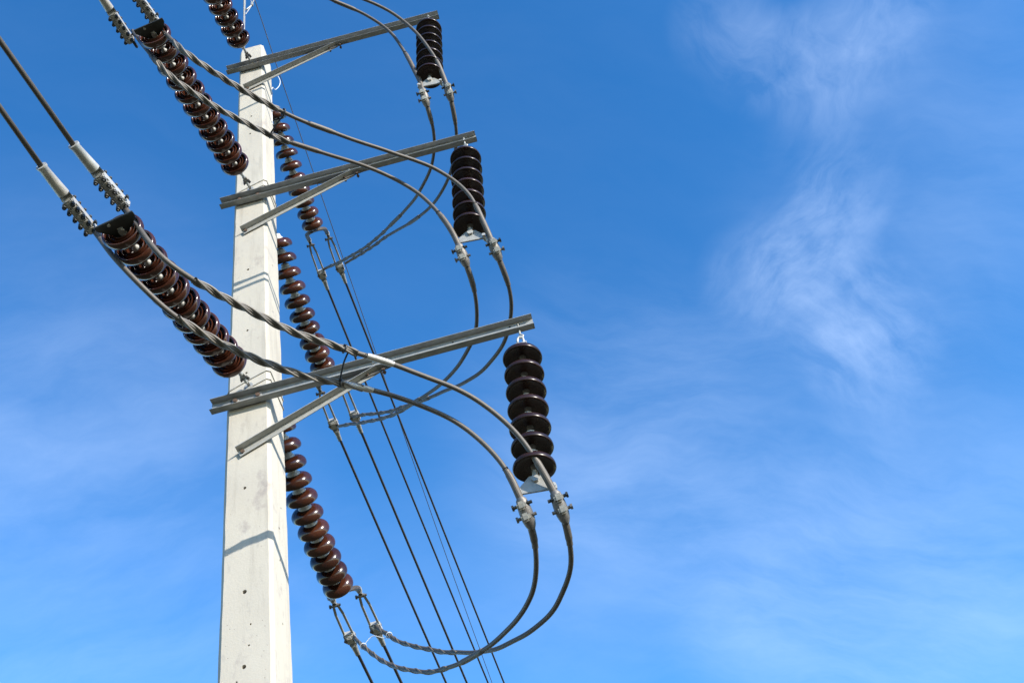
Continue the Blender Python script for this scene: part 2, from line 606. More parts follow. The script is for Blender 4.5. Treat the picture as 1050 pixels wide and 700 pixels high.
bpy.context.view_layer.update()
md = shaft.modifiers.new('b', 'BOOLEAN'); md.operation = 'DIFFERENCE'; md.object = co; md.solver = 'EXACT'
bpy.context.view_layer.update()
dg = bpy.context.evaluated_depsgraph_get()
nm = bpy.data.meshes.new_from_object(shaft.evaluated_get(dg))
shaft.modifiers.clear()
old = shaft.data; shaft.data = nm; nm.name = 'shaft'
bpy.data.meshes.remove(old)
bpy.data.objects.remove(co); bpy.data.meshes.remove(cme)

# ------------------------------------------------------------------ crossarms
ARM_Z = 7.24            # middle of the channel, lowest arm
ARM_H, ARM_D, ARM_T = 0.112, 0.056, 0.006


def make_crossarm(z0, label):
    yw = front(z0) - 0.012                                    # back of the web, packed off the pole
    a = empty('crossarm', (PX, yw, z0), label, 'crossarm', 'steel crossarms on the pole')
    x0, x1 = -0.318 - PX, 2.10 - PX
    h, d, t = ARM_H / 2, ARM_D, ARM_T
    prof = [(0, -h), (-d, -h), (-d, -h + t), (-t, -h + t), (-t, h - t), (-d, h - t), (-d, h), (0, h)]   # y, z : open towards the front
    bm = bmesh.new()
    A = [bm.verts.new((x0, y, z)) for y, z in prof]
    B = [bm.verts.new((x1, y, z)) for y, z in prof]
    k = len(prof)
    for i in range(k):
        bm.faces.new((A[i], A[(i + 1) % k], B[(i + 1) % k], B[i]))
    bm.faces.new(A[::-1]); bm.faces.new(B)
    bmesh.ops.bevel(bm, geom=[e for e in bm.edges if abs(e.verts[0].co.x - e.verts[1].co.x) > 1], offset=0.0015, segments=2, affect='EDGES')
    link('channel_beam', bm, GALV, a)
    # packing plate between arm and pole
    bm = box((-0.0, 0.006, 0.0), (0.2, 0.010, ARM_H - 0.012))
    link('packing_plate', bm, FITTING, a)
    # U-bolt that wraps the pole
    w = hw(z0)
    # brace : angle iron, flat leg on the pole, other leg standing forward
    p0 = Vector((-0.082 - PX, -0.001, -0.505)); p1 = Vector((0.93 - PX, -0.001, -h - 0.012))
    dv = (p1 - p0).normalized(); nv = Vector((-dv.z, 0, dv.x))            # up-left of the brace
    L = (p1 - p0).length
    b, tt = 0.058, 0.006
    pr = [(0, -b / 2), (-tt, -b / 2), (-tt, b / 2 - tt), (-b, b / 2 - tt), (-b, b / 2), (0, b / 2)]      # y, n
    bm = bmesh.new()
    o0 = p0 - dv * 0.03
    A = [bm.verts.new(o0 + Vector((0, y, 0)) + nv * n_) for y, n_ in pr]
    B = [bm.verts.new(o0 + dv * (L + 0.03) + Vector((0, y, 0)) + nv * (n_ * 0.6)) for y, n_ in pr]
    k = len(pr)
    for i in range(k):
        bm.faces.new((A[i], A[(i + 1) % k], B[(i + 1) % k], B[i]))
    bm.faces.new(A[::-1]); bm.faces.new(B)
    br = link('brace', bm, GALV_L, a)
    link('bolt', bolt(p0 + Vector((0.0, -0.007, -0.0)), (0, -1, 0), 0.009, 0.05, 0.009), RUST, br)
    # gusset under the arm where the brace lands
    bm = prism([(0.62, -h - 0.001), (1.13, -h - 0.001), (1.10, -h - 0.010), (0.93, -h - 0.052), (0.82, -h - 0.060)], 0.008,
               Matrix.Translation((-0.02, -0.012, 0)))
    link('gusset', bm, FITTING, a)
    for x, zz in ((0.90, -h - 0.030), (1.02, -h - 0.018)):
        link('bolt', bolt(Vector((x, -0.020, zz)), (0, -1, 0), 0.008, 0.05, 0.009), RUST, a)
    link('bolt', bolt(Vector((0.95, -ARM_T - 0.001, 0.028)), (0, -1, 0), 0.007, 0.045, 0.007), GALV_L, a)
    for xb in (-0.085, 0.085):                                # through bolts with square washers
        wb = link('washer', box((xb, -ARM_T - 0.003, 0.012), (0.052, 0.006, 0.052), None, None, 0.002), GALV_L, a)
        link('bolt', bolt(Vector((xb, -ARM_T - 0.0065, 0.012)), (0, -1, 0), 0.010, 0.30, 0.012), RUST, wb)
    for xb in (-0.12, 1.55, 1.98, 2.05):
        link('bolt_hole', lathe([(0, 0), (0.008, 0), (0.008, 0.0016), (0, 0.0016)], 14, Matrix.Translation((xb, -ARM_T - 0.0003, 0.024)) @ Matrix.Rotation(pi / 2, 4, 'X')), DARKPLATE, a)
    return a


arm0 = make_crossarm(ARM_Z, 'lowest of the three steel crossarms, a grey channel with an angle brace')
arms = [arm0]
for k, lab in ((1, 'middle of the three steel crossarms, a grey channel with an angle brace'),
               (2, 'topmost of the three steel crossarms, just below the pole top')):
    c = copy_tree(arm0)
    z = ARM_Z + k * LEVEL
    c.location = (PX, front(z) - 0.012, z)
    c['label'] = lab
    arms.append(c)

# ------------------------------------------------------------------ insulator discs
DISC = [(0.048, 0.010), (0.062, 0.009), (0.082, 0.005), (0.101, -0.004), (0.116, -0.018), (0.125, -0.034), (0.1285, -0.050),
        (0.128, -0.063), (0.1245, -0.074), (0.118, -0.080), (0.111, -0.078), (0.1065, -0.066), (0.103, -0.040), (0.098, -0.030),
        (0.093, -0.031), (0.0905, -0.046), (0.088, -0.067), (0.084, -0.073), (0.080, -0.069), (0.0775, -0.046), (0.074, -0.028),
        (0.069, -0.028), (0.0665, -0.046), (0.064, -0.067), (0.060, -0.072), (0.056, -0.067), (0.0535, -0.044), (0.050, -0.030),
        (0.042, -0.028), (0.034, -0.032), (0.026, -0.042)]
CAP = [(0, 0.058), (0.018, 0.058), (0.030, 0.056), (0.037, 0.050), (0.039, 0.040), (0.041, 0.026), (0.050, 0.022), (0.055, 0.012), (0.053, 0.004), (0.040, 0.004)]
PIN = [(0.026, -0.042), (0.024, -0.054), (0.014, -0.062), (0.012, -0.082), (0.019, -0.086), (0.019, -0.096), (0, -0.098)]
FOG = [(0.052, 0.004), (0.070, 0.001), (0.092, -0.008), (0.112, -0.022), (0.127, -0.038), (0.136, -0.053), (0.1395, -0.066),
       (0.140, -0.075), (0.138, -0.081), (0.1345, -0.083), (0.131, -0.080), (0.125, -0.072), (0.114, -0.064), (0.100, -0.060),
       (0.084, -0.056), (0.066, -0.055), (0.048, -0.056), (0.026, -0.058)]
FOGCAP = [(0, 0.062), (0.020, 0.062), (0.034, 0.058), (0.042, 0.048), (0.044, 0.030), (0.052, 0.018), (0.058, 0.004), (0.055, -0.003), (0.04, -0.003)]
FOGPIN = [(0.026, -0.058), (0.022, -0.074), (0.013, -0.082), (0.012, -0.100), (0.019, -0.104), (0.019, -0.112), (0, -0.114)]


def solid(profile):
    # close the shell on its axis side so that it is a solid ring
    return profile + [profile[0]]


disc_me = {}


def disc_meshes(kind):
    if kind not in disc_me:
        if kind == 'std':
            parts = (('disc', solid(DISC), PORC, 44), ('cap', CAP, CAPM, 24), ('pin', PIN, GALV_L, 16))
        else:
            parts = (('disc', solid(FOG), PORC_D, 56), ('cap', FOGCAP, CAPM, 24), ('pin', FOGPIN, FITTING, 16))
        out = []
        for nm_, pf, m, n in parts:
            o = link(nm_, lathe(pf, n), m, None, True, 60)
            out.append(o.data); bpy.data.objects.remove(o)
        disc_me[kind] = out
    return disc_me[kind]


def add_disc(parent, p, q, kind='std'):
    me = disc_meshes(kind)
    d = bpy.data.objects.new('disc', me[0]); COL.objects.link(d); d.parent = parent
    d.location = p; d.rotation_mode = 'QUATERNION'; d.rotation_quaternion = q
    for nm_, m in (('cap', me[1]), ('pin', me[2])):
        c = bpy.data.objects.new(nm_, m); COL.objects.link(c); c.parent = d
    return d


def unit(az, el):
    a, e = R(az), R(el)
    return Vector((sin(a) * cos(e), cos(a) * cos(e), sin(e)))


def string_curve(az0, az1, el0, el1, first, spacing, n, tail):
    """offsets and directions of the discs of a sagging string, from its fixing point"""
    Lt = first + spacing * (n - 1) + tail
    marks = [first + spacing * i for i in range(n)] + [Lt - 1e-6]
    P = Vector((0, 0, 0)); out = []; K = 400; ds = Lt / K; s = 0; w = 0
    for i in range(K):
        u = (s + ds / 2) / Lt
        d = unit(az0 + (az1 - az0) * u, el0 + (el1 - el0) * u)
        while w < len(marks) and s + ds >= marks[w]:
            out.append((P + d * (marks[w] - s), d)); w += 1
        P = P + d * ds; s += ds
    return out


# ---- front strings : from the pole towards the viewer, upper left of the picture
F_AT = Vector((-0.045, -0.2, 7.396))
B_AT = Vector((0.014, 0.2, 7.489))
f_curve = string_curve(-176.4, -176.0, -14.2, -10.5, 0.270, 0.147, 11, 0.070)
b_curve = string_curve(-0.48, 2.51, -41.5, -9.4, 0.115, 0.145, 11, 0.13)


def fixing(parent, d, wall, first):
    """eye bolt in the pole, shackle and ball link up to the first cap"""
    d = d.normalized()
    wv = Vector(wall)
    bm = tube([-wv * 0.10, wv * 0.022], 0.011, 12)
    lathe([(0, 0), (0.032, 0), (0.032, 0.006), (0, 0.006)], 24, Matrix.Translation(-wv * 0.033) @ Vector((0, 0, 1)).rotation_difference(wv).to_matrix().to_4x4(), bm)
    c = wv * 0.040
    tube([c + Vector((cos(a) * 0.0, 0, 0)) + (wv * cos(a) + Vector((0, 0, 1)) * sin(a)) * 0.024 for a in [2 * pi * i / 20 for i in range(21)]], 0.011, 8, bm, False)
    link('eye_bolt', bm, GALV_L, parent, True, 40)
    side = d.cross(Vector((0, 0, 1))).normalized()
    s0 = c + d * 0.004
    pts = []
    for sgn in (-1, 1):
        leg = [s0 + side * 0.019 * sgn + d * t for t in (0, 0.03)]
        pts.append(leg)
    arc = [s0 + d * 0.03 + side * (-0.019 * cos(a)) + d * (0.019 * sin(a)) for a in [pi * i / 10 for i in range(11)]]
    bm = tube([pts[0][0]] + arc + [pts[1][0]], 0.011, 10)
    bolt(s0 + side * 0.03, side, 0.008, 0.062, 0.007, bm)
    link('shackle', bm, FITTING, parent, True, 40)
    e = d * (first - 0.055)
    st = s0 + d * 0.045
    if (e - st).length > 0.01:
        bm = tube([st, st.lerp(e, .3), st.lerp(e, .31), st.lerp(e, .8), st.lerp(e, .81), e],
                  [0.018, 0.018, 0.013, 0.013, 0.022, 0.022], 12)
        link('ball_link', bm, GALV_L, parent, True, 40)


def front_string(label):
    r = empty('strain_insulator_string', F_AT, label, 'insulator', 'front strain insulator strings of brown discs')
    fixing(r, unit(-176.4, -14.2), (0, -1, 0), 0.270)
    for p, d in f_curve[:-1]:
        add_disc(r, p, along(d))
    p, d = f_curve[-1]
    # yoke plate : dark plate that widens towards the two line clamps
    side = Vector((d.y, -d.x, 0)).normalized() * -1
    side = (side - d * side.dot(d)).normalized()
    side = (side + Vector((0, 0, 0.16))).normalized()
    q = along(d, side)
    mt = Matrix.Translation(p) @ q.to_matrix().to_4x4()
    bm = prism([(-0.035, 0.045), (0.035, 0.045), (0.120, -0.060), (0.120, -0.095), (-0.120, -0.095), (-0.120, -0.060)], 0.016, mt, None, 0.003)
    y = link('yoke_plate', bm, DARKPLATE, r)
    bm = bolt(mt @ Vector((0, 0.010, 0.0)), mt.to_3x3() @ Vector((0, 1, 0)), 0.012, 0.07, 0.012)
    link('bolt', bm, GALV_L, y)
    link('rivet', bolt(mt @ Vector((-0.040, 0.010, -0.075)), mt.to_3x3() @ Vector((0, 1, 0)), 0.006, 0.03, 0.004), GALV_L, y)
    bm = box((0, 0, 0.050), (0.040, 0.044, 0.05), None, mt, 0.008)
    link('socket_clevis', bm, GALV_L, r)
    return r


def back_string(label, drop=0.0, skip=0):
    r = empty('strain_insulator_string', B_AT, label, 'insulator', 'rear strain insulator strings of brown discs')
    fixing(r, unit(-0.48, -41.5), (0, 1, 0), 0.115)
    if skip:                                                   # longer link instead of the first disc
        link('extension_link', tube([b_curve[0][0] * 0.6, b_curve[1][0] - b_curve[1][1] * 0.05], 0.014, 12), GALV_L, r, True, 40)
    for p, d in b_curve[skip:-1]:
        add_disc(r, p, along(d))
    p, d = b_curve[-1]
    h0 = Vector(HORN[0]) - B_AT + Vector((0, 0, drop)); h1 = Vector(HORN[1]) - B_AT + Vector((0, 0, drop))
    s = (h1 - h0).normalized()
    mid = (h0 + h1) / 2
    # yoke : curved two-armed bracket
    q = along(mid - p, s)
    L = (mid - p).length
    mt = Matrix.Translation(p) @ q.to_matrix().to_4x4()
    w = (h1 - h0).length / 2
    outer = []; inner = []
    K = 14
    for i in range(K + 1):
        a = pi * i / K
        outer.append((-(w + 0.02) * cos(a), -L * .55 + (L * .55 - 0.005) * sin(a) ** .7))
        inner.append((-(w - 0.025) * cos(a), -L * .55 + (L * .55 - 0.065) * sin(a) ** .7))
    poly = [(-(w + 0.02), -L - 0.02)] + outer + [(w + 0.02, -L - 0.02), (w - 0.025, -L - 0.02)] + inner[::-1] + [(-(w - 0.025), -L - 0.02)]
    bm = prism(poly, 0.036, mt, None, 0.006)
    lathe([(0, 0.05), (0.02, 0.05), (0.026, 0.03), (0.026, 0), (0, 0)], 14, mt, bm)
    link('yoke', bm, YOKE, r)
    return r


F_DROP = (0.0, 0.0, 0.10)
HORN = ((-0.139, 2.10, 7.005), (0.100, 2.085, 7.022))
FRONT_LAB = ('string of brown porcelain discs on the viewer side of the pole, beside the lowest crossarm',
             'string of brown porcelain discs on the viewer side of the pole, beside the middle crossarm',
             'string of brown porcelain discs ending at the pole top, cut off by the picture')
BACK_LAB = ('string of glossy brown discs behind the pole, hanging below the lowest crossarm',
            'string of glossy brown discs behind the pole, between the lowest and middle crossarms',
            'string of glossy brown discs behind the pole, crossed by the middle crossarm and its brace')
fs = front_string(FRONT_LAB[0]); bs = back_string(BACK_LAB[0])
for k in (1, 2):
    c = copy_tree(fs); c.location = F_AT + Vector((0, 0, LEVEL * k - F_DROP[k])); c['label'] = FRONT_LAB[k]
    drop = (0, 0.0, 0.17)[k]
    c = back_string(BACK_LAB[k], drop, 1)
    c.location = B_AT + Vector((0, 0, LEVEL * k - drop))

# ------------------------------------------------------------------ suspension strings at the arm tips
S_TOP = Vector((1.985, -0.205, 7.180)); S_END = Vector((1.822, -0.200, 5.800))


def suspension(label):
    r = empty('suspension_insulator_string', S_TOP, label, 'insulator', 'suspension insulator strings under the arm tips')
    v = S_END - S_TOP
    d = v.normalized()
    L = v.length
    side = Vector((1, 0, 0)) - d * d.x; side.normalize()
    fwd = d.cross(side)
    # hook that passes through the lower flange, and shackle
    bm = tube([Vector((0, 0, 0.065)), Vector((0, 0, 0.0)), Vector((-0.004, 0, -0.04)), Vector((0.016, 0, -0.062)), Vector((0.010, 0, -0.082)), Vector((-0.016, 0, -0.075))], 0.0085, 10)
    lathe([(0, 0), (.017, 0), (.017, .012), (0, .012)], 6, Matrix.Translation((0, 0, 0.018)), bm)
    link('hook', bm, GALV_L, r, True, 40)
    top = d * 0.115
    arc = [top + side * (-0.022 * cos(a)) - d * (0.048 * sin(a) + .0) for a in [pi * i / 12 for i in range(13)]]
    bm = tube([top + d * 0.03 - side * 0.022] + arc + [top + d * 0.03 + side * 0.022], 0.009, 10)
    bolt(top + d * 0.022 + side * 0.035, side, 0.009, 0.07, 0.008, bm)
    link('shackle', bm, ALU, r, True, 40)
    q = along(d, side)
    n = 7
    first = 0.222; last = L - 0.178
    sp = (last - first) / (n - 1)
    for i in range(n):
        add_disc(r, d * (first + sp * i), q, 'fog')
    mt = Matrix.Translation(d * L) @ q.to_matrix().to_4x4()
    # triangular yoke plate
    bm = prism([(-0.04, 0.045), (0.04, 0.045), (0.128, -0.055), (0.128, -0.085), (-0.128, -0.085), (-0.128, -0.055)], 0.014, mt, None, 0.003)
    yk = link('yoke_plate', bm, GALV_L, r)
    bm = bolt(mt @ Vector((0, -0.010, 0.012)), mt.to_3x3() @ Vector((0, -1, 0)), 0.015, 0.06, 0.016)
    link('yoke_bolt', bm, ALU, yk)
    bm = box((0, 0, 0.055), (0.034, 0.044, 0.06), None, mt, 0.008)
    link('socket_clevis', bm, ALU, r)
    return r


SUSP_LAB = ('dark brown suspension insulator of stacked bells hanging from the tip of the lowest crossarm',
            'dark brown suspension insulator of stacked bells hanging from the tip of the middle crossarm',
            'dark brown suspension insulator of stacked bells hanging from the tip of the topmost crossarm')
ss = suspension(SUSP_LAB[0])
for k in (1, 2):
    c = copy_tree(ss); c.location = S_TOP + Vector((0, 0, LEVEL * k)); c['label'] = SUSP_LAB[k]

# ------------------------------------------------------------------ jumper cables
JUMPERS = {
    '1L': ([(-0.45,-1.84,7.354),(-0.382,-1.849,7.195),(-0.308,-1.843,7.039),(-0.224,-1.799,6.895),(-0.138,-1.714,6.772),(-0.048,-1.596,6.682),(0.05,-1.47,6.617),(0.161,-1.346,6.569),(0.281,-1.227,6.533),(0.409,-1.115,6.499),(0.544,-1.012,6.468),(0.685,-0.913,6.448),(0.828,-0.817,6.438),(0.973,-0.724,6.426),(1.117,-0.632,6.396),(1.256,-0.542,6.346),(1.387,-0.456,6.272),(1.501,-0.385,6.164),(1.594,-0.331,6.029),(1.662,-0.28,5.879),(1.701,-0.224,5.72),(1.718,-0.127,5.579),(1.712,0.02,5.49),(1.681,0.181,5.436),(1.626,0.342,5.405),(1.55,0.497,5.397),(1.462,0.645,5.408),(1.366,0.787,5.434),(1.267,0.924,5.47),(1.165,1.057,5.515),(1.063,1.188,5.564),(0.959,1.315,5.618),(0.855,1.438,5.68),(0.751,1.557,5.753),(0.651,1.67,5.837),(0.554,1.777,5.931),(0.46,1.882,6.032),(0.369,1.984,6.138),(0.282,2.084,6.25),(0.199,2.181,6.367),(0.123,2.275,6.49),(0.051,2.368,6.617),(-0.02,2.46,6.746),(-0.089,2.55,6.876)],
           {'bd': [0.2736, 0.2736], 'tw': [0.1311, 0.2931], 'sl': [0.2761, 0.3037], 'ar': [0.4412, 0.5143], 'tb': [0.7424, 0.98], 'sb': [0.6723, 0.7194]}),
    '1R': ([(-0.199,-1.92,7.342),(-0.136,-1.944,7.179),(-0.07,-1.962,7.015),(0.003,-1.951,6.855),(0.089,-1.881,6.721),(0.187,-1.75,6.656),(0.289,-1.608,6.638),(0.399,-1.47,6.626),(0.515,-1.337,6.609),(0.639,-1.213,6.588),(0.773,-1.1,6.561),(0.912,-0.995,6.534),(1.055,-0.893,6.511),(1.197,-0.793,6.48),(1.338,-0.696,6.437),(1.474,-0.6,6.377),(1.6,-0.505,6.297),(1.71,-0.421,6.187),(1.796,-0.36,6.046),(1.856,-0.306,5.889),(1.896,-0.25,5.726),(1.922,-0.17,5.571),(1.929,-0.033,5.462),(1.908,0.13,5.399),(1.854,0.295,5.368),(1.776,0.454,5.361),(1.687,0.606,5.374),(1.592,0.752,5.403),(1.493,0.892,5.445),(1.392,1.027,5.499),(1.29,1.157,5.564),(1.189,1.281,5.638),(1.09,1.402,5.721),(0.992,1.518,5.811),(0.895,1.632,5.907),(0.8,1.743,6.006),(0.706,1.851,6.109),(0.612,1.958,6.215),(0.52,2.062,6.324),(0.429,2.165,6.435),(0.342,2.265,6.552),(0.261,2.362,6.676),(0.184,2.457,6.804),(0.112,2.55,6.935)],
           {'bd': [0.2476, 0.2476], 'tw': [0.1181, 0.2616], 'sl': [0.2676, 0.2936], 'ar': [0.4387, 0.5188], 'tb': [0.7829, 0.9845]}),
    '2L': ([(-0.431,-1.84,10.127),(-0.372,-1.846,9.961),(-0.313,-1.845,9.795),(-0.251,-1.824,9.632),(-0.175,-1.768,9.485),(-0.08,-1.667,9.378),(0.029,-1.538,9.331),(0.143,-1.407,9.305),(0.263,-1.281,9.277),(0.389,-1.162,9.25),(0.524,-1.05,9.229),(0.665,-0.946,9.218),(0.808,-0.845,9.207),(0.952,-0.746,9.187),(1.096,-0.649,9.158),(1.239,-0.555,9.118),(1.374,-0.464,9.052),(1.489,-0.393,8.941),(1.572,-0.341,8.795),(1.633,-0.297,8.636),(1.678,-0.252,8.472),(1.711,-0.192,8.311),(1.733,-0.079,8.179),(1.735,0.077,8.101),(1.715,0.246,8.058),(1.669,0.415,8.04),(1.599,0.576,8.049),(1.515,0.727,8.078),(1.424,0.872,8.12),(1.329,1.009,8.175),(1.231,1.139,8.242),(1.132,1.265,8.314),(1.032,1.387,8.391),(0.931,1.507,8.472),(0.83,1.624,8.555),(0.728,1.74,8.64),(0.625,1.853,8.727),(0.524,1.96,8.823),(0.424,2.063,8.925),(0.327,2.161,9.034),(0.23,2.257,9.145),(0.131,2.354,9.254),(0.029,2.452,9.358),(-0.073,2.55,9.462)],
           {'bd': [0.2251, 0.2251], 'tw': [0.0795, 0.2471], 'sl': [0.2471, 0.2821], 'ar': [0.4342, 0.5358], 'tb': [0.8009, 0.983], 'sb': [0.7529, 0.8019]}),
    '2R': ([(-0.177,-1.92,9.954),(-0.123,-1.94,9.78),(-0.066,-1.956,9.607),(0.001,-1.959,9.437),(0.092,-1.92,9.285),(0.207,-1.806,9.208),(0.314,-1.658,9.21),(0.421,-1.51,9.222),(0.536,-1.368,9.228),(0.661,-1.234,9.228),(0.797,-1.112,9.223),(0.941,-0.999,9.215),(1.087,-0.89,9.201),(1.235,-0.783,9.181),(1.384,-0.68,9.159),(1.535,-0.579,9.134),(1.681,-0.482,9.083),(1.804,-0.403,8.975),(1.882,-0.346,8.821),(1.926,-0.298,8.649),(1.953,-0.251,8.475),(1.973,-0.188,8.304),(1.995,-0.075,8.164),(2.007,0.081,8.07),(1.994,0.253,8.009),(1.947,0.426,7.977),(1.87,0.592,7.977),(1.776,0.746,8.006),(1.675,0.89,8.057),(1.571,1.025,8.123),(1.466,1.152,8.203),(1.362,1.273,8.293),(1.258,1.388,8.39),(1.155,1.501,8.491),(1.05,1.613,8.59),(0.943,1.726,8.687),(0.836,1.838,8.785),(0.729,1.947,8.884),(0.622,2.054,8.988),(0.516,2.157,9.097),(0.412,2.256,9.21),(0.308,2.353,9.325),(0.202,2.451,9.438),(0.094,2.55,9.548)],
           {'bd': [0.2031, 0.2031], 'tw': [0.0725, 0.1996], 'sl': [0.2321, 0.2616], 'ar': [0.4372, 0.5388], 'tb': [0.8289, 0.988], 'sb': [0.7919, 0.8319]}),
    '3L': ([(-0.431,-1.84,12.677),(-0.348,-1.845,12.511),(-0.262,-1.825,12.349),(-0.152,-1.742,12.229),(-0.029,-1.607,12.22),(0.086,-1.471,12.269),(0.207,-1.338,12.315),(0.336,-1.21,12.349),(0.473,-1.09,12.384),(0.615,-0.982,12.434),(0.761,-0.878,12.479),(0.913,-0.773,12.477),(1.065,-0.671,12.447),(1.213,-0.572,12.398),(1.352,-0.479,12.317),(1.468,-0.406,12.194),(1.55,-0.355,12.037),(1.607,-0.316,11.865),(1.647,-0.285,11.686),(1.675,-0.258,11.505),(1.699,-0.229,11.324),(1.719,-0.204,11.141),(1.729,-0.164,10.961),(1.736,-0.05,10.819),(1.729,0.116,10.738),(1.694,0.293,10.702),(1.631,0.467,10.703),(1.548,0.63,10.735),(1.456,0.781,10.788),(1.359,0.924,10.855),(1.26,1.061,10.932),(1.159,1.192,11.015),(1.057,1.32,11.103),(0.955,1.445,11.192),(0.851,1.569,11.284),(0.747,1.69,11.378),(0.642,1.808,11.474),(0.537,1.924,11.574),(0.432,2.033,11.681),(0.328,2.14,11.791),(0.223,2.244,11.902),(0.119,2.346,12.017),(0.013,2.447,12.13),(-0.094,2.55,12.241)],
           {'sl': [0.2751, 0.3097], 'ar': [0.4212, 0.5523], 'tb': [0.7814, 0.984], 'sb': [0.7254, 0.7654]}),
    '3R': ([(-0.177,-1.92,12.504),(-0.114,-1.943,12.332),(-0.041,-1.958,12.163),(0.061,-1.935,12.013),(0.192,-1.824,11.969),(0.296,-1.683,12.027),(0.398,-1.541,12.086),(0.508,-1.401,12.131),(0.629,-1.267,12.171),(0.761,-1.143,12.209),(0.901,-1.03,12.247),(1.046,-0.92,12.278),(1.195,-0.812,12.287),(1.345,-0.707,12.265),(1.492,-0.608,12.213),(1.626,-0.519,12.123),(1.732,-0.449,11.991),(1.809,-0.4,11.83),(1.863,-0.363,11.658),(1.903,-0.324,11.482),(1.938,-0.276,11.307),(1.962,-0.225,11.132),(1.975,-0.164,10.958),(1.976,-0.043,10.821),(1.959,0.121,10.74),(1.92,0.297,10.703),(1.861,0.471,10.697),(1.788,0.64,10.715),(1.704,0.799,10.755),(1.611,0.947,10.814),(1.515,1.086,10.888),(1.417,1.215,10.976),(1.318,1.335,11.076),(1.22,1.448,11.185),(1.122,1.557,11.297),(1.023,1.666,11.408),(0.923,1.776,11.517),(0.821,1.887,11.624),(0.717,1.999,11.727),(0.612,2.112,11.83),(0.506,2.224,11.931),(0.4,2.335,12.033),(0.293,2.443,12.138),(0.186,2.55,12.244)],
           {'ar': [0.4612, 0.5603], 'tb': [0.8534, 0.9845], 'sb': [0.7414, 0.7819]}),
}

JLAB = {'1L': 'left, lower cable of the jumper pair looping under the lowest arm tip insulator',
        '1R': 'right, upper cable of the jumper pair looping under the lowest arm tip insulator',
        '2L': 'left cable of the jumper pair looping under the middle arm tip insulator',
        '2R': 'right cable of the jumper pair looping under the middle arm tip insulator',
        '3L': 'left cable of the jumper pair looping under the topmost arm tip insulator',
        '3R': 'right cable of the jumper pair looping under the topmost arm tip insulator'}
jpath = {}
R_CABLE = 0.0165


def cut_path(path, a, b):
    n = len(path) - 1
    return path[int(a * n):max(int(b * n), int(a * n) + 2) + 1]


for key, (pts, mk) in JUMPERS.items():
    P = spline(pts, 0.016)
    ph = [random.uniform(0, 6.28) for _ in range(6)]              # small kinks of a hand-bent cable
    for i in range(2, len(P) - 2):
        s_ = i * 0.016
        fade = min(1, i / 20, (len(P) - i) / 20)
        P[i] = P[i] + Vector((sin(s_ * 7.1 + ph[0]) + .6 * sin(s_ * 13.7 + ph[1]), sin(s_ * 6.3 + ph[2]), sin(s_ * 8.2 + ph[4]) + .6 * sin(s_ * 15.1 + ph[5]))) * 0.0028 * fade
    jpath[key] = P
    base = P[0]
    j = empty('jumper_cable', base, JLAB[key], 'cable', 'twin jumper cables round the arm tips')
    Q = [p - base for p in P]
    link('cable', tube(Q, R_CABLE, 14), STRAND, j, True)
    if 'tw' in mk:
        seg = cut_path(Q, *mk['tw'])
        link('helical_wrap', helix(seg, R_CABLE + 0.001, 0.0090, 0.40, 3), HELIX, j, True)
    if 'tb' in mk:
        seg = cut_path(Q, *mk['tb'])
        link('helical_wrap', helix(seg, R_CABLE - 0.001, 0.0062, 0.42, 2), HELIX_D, j, True)
    for t in ('sl', 'sb'):
        if t in mk:
            seg = cut_path(Q, *mk[t])
            n = len(seg)
            rr = [0.0215 if 1 < i < n - 2 else 0.0185 for i in range(n)]
            link('sleeve', tube(seg, rr, 16), (SLEEVE if key[0] == '1' else ARMOUR) if t == 'sl' else ARMOUR, j, True, 50)
    seg = cut_path(Q, *mk['ar'])
    n = len(seg)
    rr = [0.0235 if 2 < i < n - 3 else 0.0205 for i in range(n)]
    link('armour_rods', tube(seg, rr, 16), ARMOUR, j, True, 50)

# suspension clamps : hung from the yoke plate, gripping the jumpers


def nearest(path, p):
    i = min(range(len(path)), key=lambda i: (path[i] - p).length)
    return i, path[i], (path[min(i + 3, len(path) - 1)] - path[max(i - 3, 0)]).normalized()


